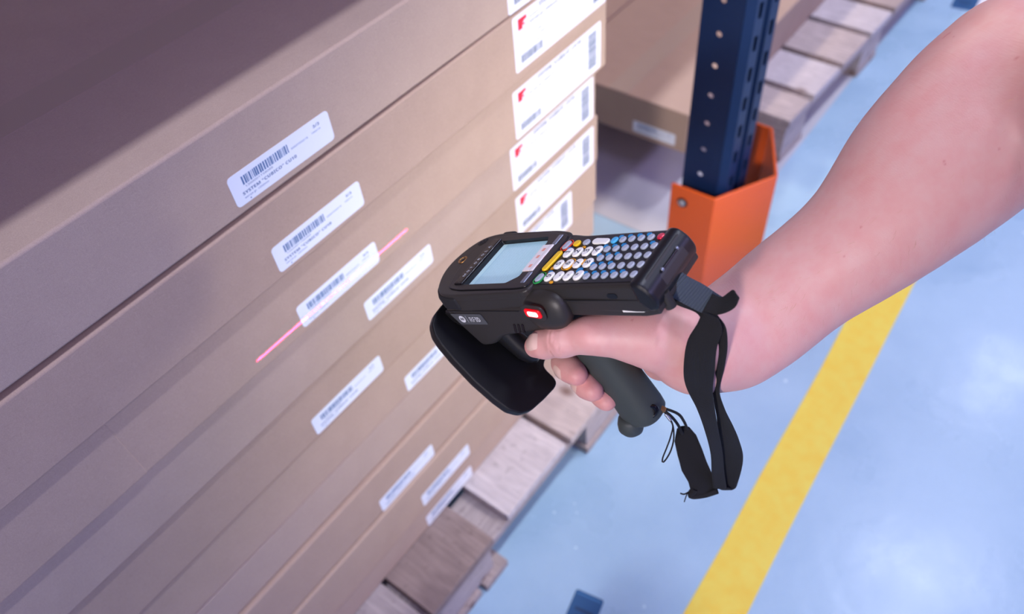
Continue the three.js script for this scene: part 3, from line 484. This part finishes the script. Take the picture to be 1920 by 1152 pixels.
// trigger and guard in front of the grip
part('trigger', loft([[-40, -14, -48, 12, 8], [-36, -13, -58, 11, 9], [-31, -12, -70, 10, 9.5], [-26, -11, -80, 10, 10], [-22, -11, -86, 8, 8], [-20, -11, -90, 3, 3]].map(([x, y, z, a, b]) => Array.from({ length: 24 }, (_, k) => { const q = k / 24 * Math.PI * 2; return [(x + Math.cos(q) * a) / 1000, (y + Math.sin(q) * b) / 1000, (z + Math.cos(q) * 3) / 1000]; }))), M.darkPlastic, gun);
// grip
const ringAt = (cx, cy, cz, a, b, tiltX = 0.18, n = 40, e = 2.4) => Array.from({ length: n }, (_, k) => { const q = k / n * Math.PI * 2, c = Math.cos(q), s = Math.sin(q), x = Math.sign(c) * Math.abs(c) ** (2 / e) * a, y = Math.sign(s) * Math.abs(s) ** (2 / e) * b; return [(cx + x) / 1000, (cy + y) / 1000, (cz + x * tiltX) / 1000]; });
part('pistol_grip', loft([[30, 0, -30, 26, 17], [33, 0, -46, 24, 16.5], [37, 0, -64, 20, 15.5], [39, 0, -80, 18, 15], [41, 0, -98, 17.5, 15], [44, 0, -116, 17.5, 15.5], [46.5, 0, -134, 18, 16], [48, 0, -148, 18.5, 16.5], [49, 0, -155, 18, 16], [49.4, 0, -158, 16, 14], [49.5, 0, -159.4, 12, 10]].map((a) => ringAt(...a))), M.grip, gun);
{ const g = loft([[0, 9], [4, 10.4], [9, 10.8], [14, 10], [17, 7.4], [18.4, 3]].map(([h, r]) => Array.from({ length: 28 }, (_, k) => { const q = k / 28 * Math.PI * 2; return [Math.cos(q) * r / 1000, Math.sin(q) * r / 1000, -h / 1000]; }))); const b = part('grip_knob', g, M.grip, gun); b.position.set(0.0405, -0.0075, -0.152); b.rotation.set(-0.25, 0.35, 0);
  const h = part('lanyard_slot', mm(new THREE.TorusGeometry(6.5, 1.8, 10, 28).scale(1.25, 0.8, 1)), M.glossBlack, gun); h.position.set(0.0605, -0.009, -0.1445); h.rotation.set(1.3, 0.62, 0.2);
  const c = part('lanyard_recess', mm(new THREE.SphereGeometry(6.2, 20, 12).scale(1.25, 0.8, 0.3)), M.rubber, gun); c.position.copy(h.position); c.rotation.copy(h.rotation); }
// wrist strap, lanyard and cords
{
  const st = new THREE.Group(); st.name = 'wrist_strap'; gun.add(st);
  const rb = (s, t, n) => mm(ribbon(s, t, n));
  part('webbing', rb([[[140, 4, -13], [133, -10, -17]], [[148, 1, -18], [140, -13, -22]], [[155, 3, -27], [147, -11, -32]], [[161, 4, -36], [155, -9, -41]], [[164, 4, -39], [159, -8, -43]]], 1.8), M.webbing, st, 'ribbed grey-black webbing');
  part('webbing', rb([[[142, 1, -19], [134, -12, -23]], [[150, -1, -26], [142, -13, -30]], [[157, 1, -36], [151, -10, -40]], [[160, -3, -47], [153, -11, -48]]], 1.6), M.strap, st);
  part('pull_tab', rb([[[160, 1, -33], [155, -11, -39]], [[165, 1, -36], [162, -9, -42]], [[170, 3, -34], [169, -7, -42]], [[174, 3, -32], [175, -4, -40]], [[177, 0, -34], [178, -1, -36]]], 1.6), M.strap, st);
  part('strap_loop', rb([[[155.8, -9.8, -38.1], [166, -11.6, -42.8]], [[152.4, -15, -43.4], [166.9, -14.2, -49.6]], [[145.2, -22.3, -51.3], [162.2, -20, -59]], [[135.5, -27.3, -71.7], [149.5, -18.3, -83.7]], [[126.5, -24.3, -92.7], [139.5, -17.3, -103.7]], [[121.5, -20.3, -119.7], [130.5, -14.3, -126.7]], [[110.1, -12.2, -152.3], [116.1, -5.2, -158.3]], [[93.1, -1.8, -194.7], [98.5, 5.8, -198.3]], [[75.3, 5.7, -231.7], [82, 13, -236]], [[65, 9, -256], [73, 15, -262]]], 1.8, 8), M.strap, st);
  part('strap_loop', rb([[[73, 15, -262], [66, 11, -257]], [[74, 22, -271], [66, 17, -267]], [[82, 23, -259], [69, 20, -251]], [[99.9, 21.2, -225], [85, 14.2, -213.9]], [[112.5, 12.8, -192.3], [100.3, 7.2, -181.3]], [[121.9, 3.8, -165.6], [112.5, 2.4, -155.9]], [[132.3, -7.1, -132], [125.5, -5.3, -126.7]], [[138.5, -10.3, -110.7], [133.5, -7.3, -106.7]], [[150.5, -8.3, -88.7], [145.5, -9.3, -87.7]], [[162.5, -10.3, -65.7], [156.5, -10.3, -63.7]], [[166.2, -9.3, -51.3], [155.1, -9.4, -48.5]], [[164.5, -9.3, -42.3], [156.7, -11.5, -41.2]]], 1.8, 8), M.strap, st);
  part('elastic_sleeve', loft([[58.5, 18.5, -193, 4, 3.5], [57.5, 16, -203, 7.5, 5], [56.5, 13.5, -217, 8.6, 5.4], [56, 10.5, -231, 9, 5.6], [57.5, 8.5, -244, 8.6, 5.4], [58, 6.5, -252, 9, 5], [56, 4.5, -257, 10.5, 4.2], [55, 4, -261, 8, 3]].map(([x, y, z, a, b], i) => Array.from({ length: 36 }, (_, k) => { const q = k / 36 * Math.PI * 2, w = 1 + 0.07 * Math.sin(q * 9 + i * 0.5); return [(x + Math.cos(q) * a * w * 0.85) / 1000, (y + Math.cos(q) * a * w * 0.8 + Math.sin(q) * b * 0.3) / 1000, (z + Math.sin(q) * b * 0.6 - Math.cos(q) * 2) / 1000]; }))), M.strap, st);
  part('frayed_knot', mm(mergeGeometries([tube([[52, 2, -252], [48, -2, -257], [55, 4, -262], [66, 11, -262]], 3, 24), tube([[47, -3, -253], [45, -5, -256], [43, -8, -260]], 0.5, 10, 5), tube([[48, -3, -252], [44, -5, -253], [42, -6, -251]], 0.7, 10, 5)])), M.strap, st);
  const fe = part('ferrule', mm(new RoundedBoxGeometry(4.6, 4.6, 10, 2, 1)), M.brass, st); fe.position.set(0.0645, 0.0015, -0.1495); fe.quaternion.setFromUnitVectors(V(0, 0, 1), V(-0.5, -0.25, 0.8).normalize());
  part('cord', mm(tube([[58, -6, -142], [63, 0, -147], [67, 4, -153], [71, 9, -163], [66, 16, -180], [62, 19, -194]], 1.2)), M.cord, st);
  part('cord', mm(tube([[65, 2, -150], [68, 4, -160], [65, 9, -174], [61, 13, -186], [58, 15, -196]], 1.2)), M.cord, st);
  part('cord', mm(tube([[65, 1, -152], [66, 3, -158], [69, 1, -166], [70, -6, -175], [68, -14, -182], [65, -21, -185.5], [63.4, -23.4, -186], [63.6, -21.5, -183.4], [66, -15, -178.6], [68.5, -7, -173], [69.5, 0, -167], [67, 2, -160]], 0.65, 80, 6)), M.cord, st);
  const fs = part('ferrule', mm(new THREE.CylinderGeometry(1.5, 1.5, 6.5, 12)), M.silver, st); fs.position.set(0.0672, 0.0022, -0.1605); fs.quaternion.setFromUnitVectors(V(0, 1, 0), V(0.42, -0.2, -0.9).normalize());
}
// scan engine in front of the panel: a red emitter behind a fine slit draws the laser line
{
  const S = V(-78, 6, -46).multiplyScalar(0.001).applyQuaternion(scannerTurn).add(SC.at), X0 = -0.001;
  const A = V(X0, 0.7941, -0.2006), B = V(X0, 0.7939, -0.4485), mid = A.clone().lerp(B, 0.5), fwd = mid.clone().sub(S).normalize(), u = B.clone().sub(A); u.addScaledVector(fwd, -u.dot(fwd)).normalize(); const w = fwd.clone().cross(u);
  const eng = new THREE.Group(); eng.name = 'scan_engine'; const inv = scannerTurn.clone().invert();
  eng.position.set(-0.078, 0.006, -0.046); eng.quaternion.copy(inv).multiply(new THREE.Quaternion().setFromRotationMatrix(new THREE.Matrix4().makeBasis(u, w, fwd))); gun.add(eng);
  const d = 0.014, hit = (P) => { const q = P.clone().sub(S); return q.dot(u) / q.dot(fwd) * d; }, a = hit(A), b = hit(B), gap = 0.00007;
  const blade = (x0, x1, y0, y1) => part('slit_blade', new THREE.BoxGeometry(x1 - x0, y1 - y0, 0.0004).translate((x0 + x1) / 2, (y0 + y1) / 2, d), M.rubber, eng);
  const E = 0.018; blade(-E, E, gap / 2, 0.011); blade(-E, E, -0.011, -gap / 2); blade(-E, a, -gap / 2, gap / 2); blade(b, E, -gap / 2, gap / 2);
  part('engine_case', mergeGeometries([new THREE.BoxGeometry(0.037, 0.001, d + 0.003).translate(0, 0.0115, d / 2 - 0.001), new THREE.BoxGeometry(0.037, 0.001, d + 0.003).translate(0, -0.0115, d / 2 - 0.001), new THREE.BoxGeometry(0.001, 0.022, d + 0.003).translate(0.0182, 0, d / 2 - 0.001), new THREE.BoxGeometry(0.001, 0.022, d + 0.003).translate(-0.0182, 0, d / 2 - 0.001), new THREE.BoxGeometry(0.037, 0.024, 0.001).translate(0, 0, -0.003)]), M.darkPlastic, eng);
  const l = new THREE.SpotLight(new THREE.Color(1, 0.02, 0.12), 18, 0, 0.8, 0.1, 2); l.position.set(0, 0, 0); l.castShadow = true; l.shadow.radius = 0.0016; eng.add(l);
  const tg = new THREE.Object3D(); tg.name = 'laser_target'; tg.position.copy(mid); scene.add(tg); l.target = tg;
}

// ---------------------------------------------------------------- the arm and hand (same axes as the scanner, millimetres)
const person = thing('person', 'bare forearm and right hand reaching in from the upper right, gripping the scanner', 'person', SC.at.toArray());
person.quaternion.copy(scannerTurn);
const cap = (p, a, ra, b, rb) => { // distance to a tapered capsule
  const bx = b[0] - a[0], by = b[1] - a[1], bz = b[2] - a[2], px = p[0] - a[0], py = p[1] - a[1], pz = p[2] - a[2];
  const h = Math.max(0, Math.min(1, (px * bx + py * by + pz * bz) / (bx * bx + by * by + bz * bz)));
  return Math.hypot(px - bx * h, py - by * h, pz - bz * h) - (ra + (rb - ra) * h);
};
const smin = (a, b, k) => { const h = Math.max(k - Math.abs(a - b), 0) / k; return Math.min(a, b) - h * h * k * 0.25; };
const E_ = [-0.558, 0.285, 0.779];
const off = (p, s) => [p[0] + E_[0] * s, p[1] + E_[1] * s, p[2] + E_[2] * s];
const ARM = [[[126, 34, -105], 26, 8.5], [[146, 58, -102], 26, 7], [[165, 82, -95.5], 28.2, 5.5], [[206, 121, -83], 33.6, 6], [[241, 167, -64], 43, 10], [[288, 228, -45], 48, 13]];
const palmBones = [];
const armC = new THREE.CatmullRomCurve3(ARM.map((a) => V(...a[0]))), armR = new THREE.CatmullRomCurve3(ARM.map((a) => V(a[1], a[2], 0)));
const armAt = (t, s) => { const c = armC.getPoint(t), r = armR.getPoint(t); return [off([c.x, c.y, c.z], s * r.y), r.x]; };
for (let i = 0; i < 15; i++) for (const s of [1, -1]) palmBones.push([...armAt(i / 15, s), ...armAt((i + 1) / 15, s)]);
palmBones.push([[292, 226, -52], 54, [470, 110, -30], 52], [[470, 110, -30], 50, [522, 83, -25], 49]);
const MCP = [[34, 34, -58], [38, 36, -80], [44, 35, -100], [52, 32, -118]];
const PR = [13, 13, 12, 11];
MCP.forEach((m, i) => palmBones.push([[118, 30 - i * 2, -92 - i * 8], 19, m, PR[i]]));
palmBones.push([[110, 10, -74], 25, [82, -6, -48], 10], [[128, 22, -91], 27, [106, -6, -63], 20], [[100, 10, -100], 20, [76, 14, -112], 13], [[106, -10, -60], 19, [86, -24, -47], 13], [[97, -14, -60], 12, [118, 8, -95], 24], [[118, 8, -95], 24, [132, 30, -109], 24]);
const chain = (pts) => pts.slice(1).map((q, i) => [pts[i].slice(0, 3), pts[i][3], q.slice(0, 3), q[3]]);
const fingers = [
  chain([[101, -12, -56, 16.5], [75, -29, -42.5, 13], [53, -36.5, -41.5, 11.6], [36, -38, -44, 10.4], [25, -38.5, -47, 8.6]]),          // thumb
  chain([[34, 34, -58, 12.5], [4, 32, -62, 10.8], [-8, 20, -68, 9.6], [-8, 9, -72, 8]]),                                          // index on the trigger
  chain([[38, 36, -80, 12.5], [8, 26, -86, 11.4], [0, 3, -91, 10.8], [11, -13, -90, 10.2], [19, -18, -91, 9.8], [27, -22, -92.5, 8.6]]),                     // middle
  chain([[44, 35, -100, 12], [16, 26, -106, 11], [8, 4, -109, 10.4], [18, -12, -109, 9.8], [25, -17, -110.5, 9.4], [31, -20, -112, 8.2]]),              // ring
  chain([[52, 32, -118, 11], [26, 25, -124, 10], [15, 8, -125.5, 9.6], [23, -7, -125.5, 9], [29, -12, -126.5, 8.6], [34, -16, -127.5, 7.6]]),                 // little
];
function bodyField(p) {
  let d = 1e3; for (const b of palmBones) d = smin(d, cap(p, ...b), 14);
  let f = 1e3;
  fingers.forEach((c, i) => { let q = 1e3; for (const b of c) q = smin(q, cap(p, ...b), 6); f = smin(f, q, i < 1 ? 0.8 : 1.2); });
  let r = smin(d, f, 9);
  // creases across the thumb joint
  if (p[0] > 44 && p[0] < 68 && p[1] < -20 && p[2] > -46) for (const x of [51, 54.5, 58]) r += 0.4 * Math.exp(-(((p[0] - x - (p[2] + 40) * 0.12 - 0.6 * Math.sin(p[2] * 0.5 + x)) / 1.1) ** 2));
  return r;
}
// surface nets on a sparse grid
function surface(field, lo, hi, cell) {
  const n = [0, 1, 2].map((k) => Math.ceil((hi[k] - lo[k]) / cell) + 1), F = new Float32Array(n[0] * n[1] * n[2]).fill(1e3), at = (x, y, z) => (z * n[1] + y) * n[0] + x, B = 8;
  for (let z0 = 0; z0 < n[2]; z0 += B) for (let y0 = 0; y0 < n[1]; y0 += B) for (let x0 = 0; x0 < n[0]; x0 += B) {
    const c = field([lo[0] + (x0 + B / 2) * cell, lo[1] + (y0 + B / 2) * cell, lo[2] + (z0 + B / 2) * cell]);
    if (Math.abs(c) > B * cell * 1.15 + 4) { if (c < 0) for (let z = z0; z < Math.min(n[2], z0 + B); z++) for (let y = y0; y < Math.min(n[1], y0 + B); y++) F.fill(-1e3, at(x0, y, z), at(Math.min(n[0], x0 + B), y, z)); continue; }
    for (let z = z0; z < Math.min(n[2], z0 + B); z++) for (let y = y0; y < Math.min(n[1], y0 + B); y++) for (let x = x0; x < Math.min(n[0], x0 + B); x++) F[at(x, y, z)] = field([lo[0] + x * cell, lo[1] + y * cell, lo[2] + z * cell]);
  }
  const id = new Int32Array(F.length).fill(-1), pos = [], idx = [], e = [0, 0, 0];
  for (let z = 0; z < n[2] - 1; z++) for (let y = 0; y < n[1] - 1; y++) for (let x = 0; x < n[0] - 1; x++) {
    let m = 0; const v = []; for (let k = 0; k < 8; k++) { v[k] = F[at(x + (k & 1), y + ((k >> 1) & 1), z + (k >> 2))]; if (v[k] < 0) m |= 1 << k; }
    if (!m || m === 255) continue;
    let c = 0; e[0] = e[1] = e[2] = 0;
    for (let a = 0; a < 8; a++) for (const b of [a | 1, a | 2, a | 4]) if (b !== a && (v[a] < 0) !== (v[b] < 0)) { const t = v[a] / (v[a] - v[b]); for (let k = 0; k < 3; k++) { const A = (a >> k) & 1, Bk = (b >> k) & 1; e[k] += A + (Bk - A) * t; } c++; }
    id[at(x, y, z)] = pos.length / 3; pos.push(lo[0] + (x + e[0] / c) * cell, lo[1] + (y + e[1] / c) * cell, lo[2] + (z + e[2] / c) * cell);
  }
  const quad = (a, b, c, d, flip) => { if (a < 0 || b < 0 || c < 0 || d < 0) return; flip ? idx.push(a, c, b, a, d, c) : idx.push(a, b, c, a, c, d); };
  for (let z = 1; z < n[2] - 1; z++) for (let y = 1; y < n[1] - 1; y++) for (let x = 1; x < n[0] - 1; x++) {
    const s = F[at(x, y, z)] < 0;
    if (s !== F[at(x + 1, y, z)] < 0) quad(id[at(x, y - 1, z - 1)], id[at(x, y, z - 1)], id[at(x, y, z)], id[at(x, y - 1, z)], !s);
    if (s !== F[at(x, y + 1, z)] < 0) quad(id[at(x - 1, y, z - 1)], id[at(x - 1, y, z)], id[at(x, y, z)], id[at(x, y, z - 1)], !s);
    if (s !== F[at(x, y, z + 1)] < 0) quad(id[at(x - 1, y - 1, z)], id[at(x, y - 1, z)], id[at(x, y, z)], id[at(x - 1, y, z)], !s);
  }
  return { pos, idx };
}
const gradient = (p, h = 0.4) => { const g = [0, 1, 2].map((k) => { const a = [...p], b = [...p]; a[k] += h; b[k] -= h; return bodyField(a) - bodyField(b); }), l = Math.hypot(...g) || 1; return g.map((x) => x / l); };
{
  const { pos, idx } = surface(bodyField, [-26, -62, -156], [624, 300, 62], 2);
  const nor = [], col = [], uv = [], n = pos.length / 3, tips = fingers.map((c) => c[c.length - 1][2]);
  for (let i = 0; i < n; i++) {
    const p = [pos[i * 3], pos[i * 3 + 1], pos[i * 3 + 2]], g = gradient(p), d = bodyField(p); for (let k = 0; k < 3; k++) p[k] = pos[i * 3 + k] -= g[k] * Math.max(-1, Math.min(1, d)) * 0.8;
    nor.push(...g);
    uv.push((p[0] * 0.6 + p[1] * 0.8) / 1000 + g[0] * 0.004, (p[2] - p[1] * 0.3) / 1000);
    const m = fbm(p[0] / 14, p[1] / 14, p[2] / 14, 4), fine = fbm(p[0] / 3.4, p[1] / 3.4, p[2] / 3.4, 2);
    let red = m * 0.16 + fine * 0.07; for (const t of tips) red += 0.1 * Math.max(0, 1 - Math.hypot(p[0] - t[0], p[1] - t[1], p[2] - t[2]) / 22);
    const fre = fbm(p[0] / 5 + 40, p[1] / 5, p[2] / 5, 2) > 0.43 ? 0.12 : 0;
    col.push(0.665 - fre * 0.9 - Math.max(0, red) * 0.1, 0.35 - red * 0.45 - fre, 0.32 - red * 0.42 - fre * 0.9);
  }
  // spots and moles where the photograph shows them on the forearm
  const g = new THREE.BufferGeometry(); g.setAttribute('position', new THREE.Float32BufferAttribute(pos.map((x) => x / 1000), 3)); g.setAttribute('normal', new THREE.Float32BufferAttribute(nor, 3)); g.setAttribute('color', new THREE.Float32BufferAttribute(col, 3)); g.setAttribute('uv', new THREE.Float32BufferAttribute(uv, 2)); g.setIndex(idx);
  part('body', g, M.skin, person);
}
// nails laid on the finger ends
function nail(c, axis, out, w, l) {
  const ax = V(...axis).normalize(), o = V(...out); o.addScaledVector(ax, -o.dot(ax)).normalize(); const sd = ax.clone().cross(o), N = 14, pos = [], idx = [], nor = [];
  for (let i = 0; i <= N; i++) for (let j = 0; j <= N; j++) {
    let u = i / N * 2 - 1, v = j / N * 2 - 1; const sx = Math.sqrt(1 - v * v * 0.36 * (v > 0 ? 1 : 0.6)), sy = Math.sqrt(1 - u * u * 0.36); const p = V(...c).addScaledVector(ax, v * l / 2 * sy).addScaledVector(sd, u * w / 2 * sx);
    p.addScaledVector(o, 16); const q = p.toArray(), e = Math.max(Math.abs(u), Math.abs(v));
    for (let s = 0; s < 40; s++) { const d = bodyField(q); if (d < 0.01) break; for (let k = 0; k < 3; k++) q[k] -= o.getComponent(k) * d * 0.8; }
    const g = gradient(q), lift = e > 0.99 ? -0.3 : e > 0.8 ? 0.7 : 0.55; pos.push(...q.map((x, k) => (x + g[k] * lift) / 1000)); nor.push(...g);
    if (i < N && j < N) { const a = i * (N + 1) + j; idx.push(a, a + N + 1, a + 1, a + 1, a + N + 1, a + N + 2); }
  }
  const g = new THREE.BufferGeometry(); g.setAttribute('position', new THREE.Float32BufferAttribute(pos, 3)); g.setAttribute('normal', new THREE.Float32BufferAttribute(nor, 3)); g.setIndex(idx); part('fingernail', g, M.nail, person);
}
nail([33.5, -38.0, -44.8], [-1, 0.05, -0.2], [-0.1, -0.62, 0.78], 13, 17);
nail([18, -17, -91], [1, -0.55, -0.15], [0.05, -0.95, 0.25], 10.5, 11);
nail([22, -14.7, -110], [1, -0.6, -0.2], [0, -0.9, 0.35], 10, 10);
nail([27, -10.3, -126], [1, -0.75, -0.15], [0, -0.92, 0.32], 8.5, 8.5);
{ // fine pale hairs along the forearm
  const r = rng(21), pos = [], idx = [];
  for (let k = 0; k < 420; k++) {
    const t = 0.18 + r() * 0.75, c = armC.getPoint(t), tan = armC.getTangent(t), a = r() * Math.PI * 2, e = V(...E_), f = tan.clone().cross(e).normalize(), dir = e.multiplyScalar(Math.cos(a)).addScaledVector(f, Math.sin(a)), q = c.clone().addScaledVector(dir, 95).toArray();
    for (let s = 0; s < 60; s++) { const d = bodyField(q); if (d < 0.02) break; for (let j = 0; j < 3; j++) q[j] -= dir.getComponent(j) * d * 0.7; }
    const n = V(...gradient(q)), lean = tan.clone().multiplyScalar(-1).addScaledVector(V(r() - 0.5, r() - 0.5, r() - 0.5), 0.9), p0 = V(...q), L = 4 + r() * 6, p1 = p0.clone().addScaledVector(n, L * 0.45).addScaledVector(lean, L * 0.3), p2 = p1.clone().addScaledVector(n, L * 0.2).addScaledVector(lean, L * 0.5), w = n.clone().cross(lean).normalize().multiplyScalar(0.035), i0 = pos.length / 3;
    for (const v of [p0.clone().add(w), p0.clone().sub(w), p1.clone().add(w), p1.clone().sub(w), p2]) pos.push(v.x / 1000, v.y / 1000, v.z / 1000); idx.push(i0, i0 + 1, i0 + 2, i0 + 1, i0 + 3, i0 + 2, i0 + 2, i0 + 3, i0 + 4);
  }
  const g = new THREE.BufferGeometry(); g.setAttribute('position', new THREE.Float32BufferAttribute(pos, 3)); g.setIndex(idx); g.computeVertexNormals(); part('arm_hair', g, M.hair, person).userData.kind = 'stuff';
}
{ const g = loft([[440, 130, -34, 64], [500, 93, -27, 66], [560, 60, -22, 70], [590, 44, -20, 66]].map(([x, y, z, r]) => Array.from({ length: 32 }, (_, k) => { const q = k / 32 * Math.PI * 2, w = r * (1 + 0.03 * Math.sin(q * 5)); return [(x + Math.cos(q) * w * 0.52) / 1000, (y + Math.cos(q) * w * 0.85) / 1000, (z + Math.sin(q) * w) / 1000]; }))); part('shirt_sleeve', g, M.shirt, person); }

lit(scene);
renderer.render(scene, camera);
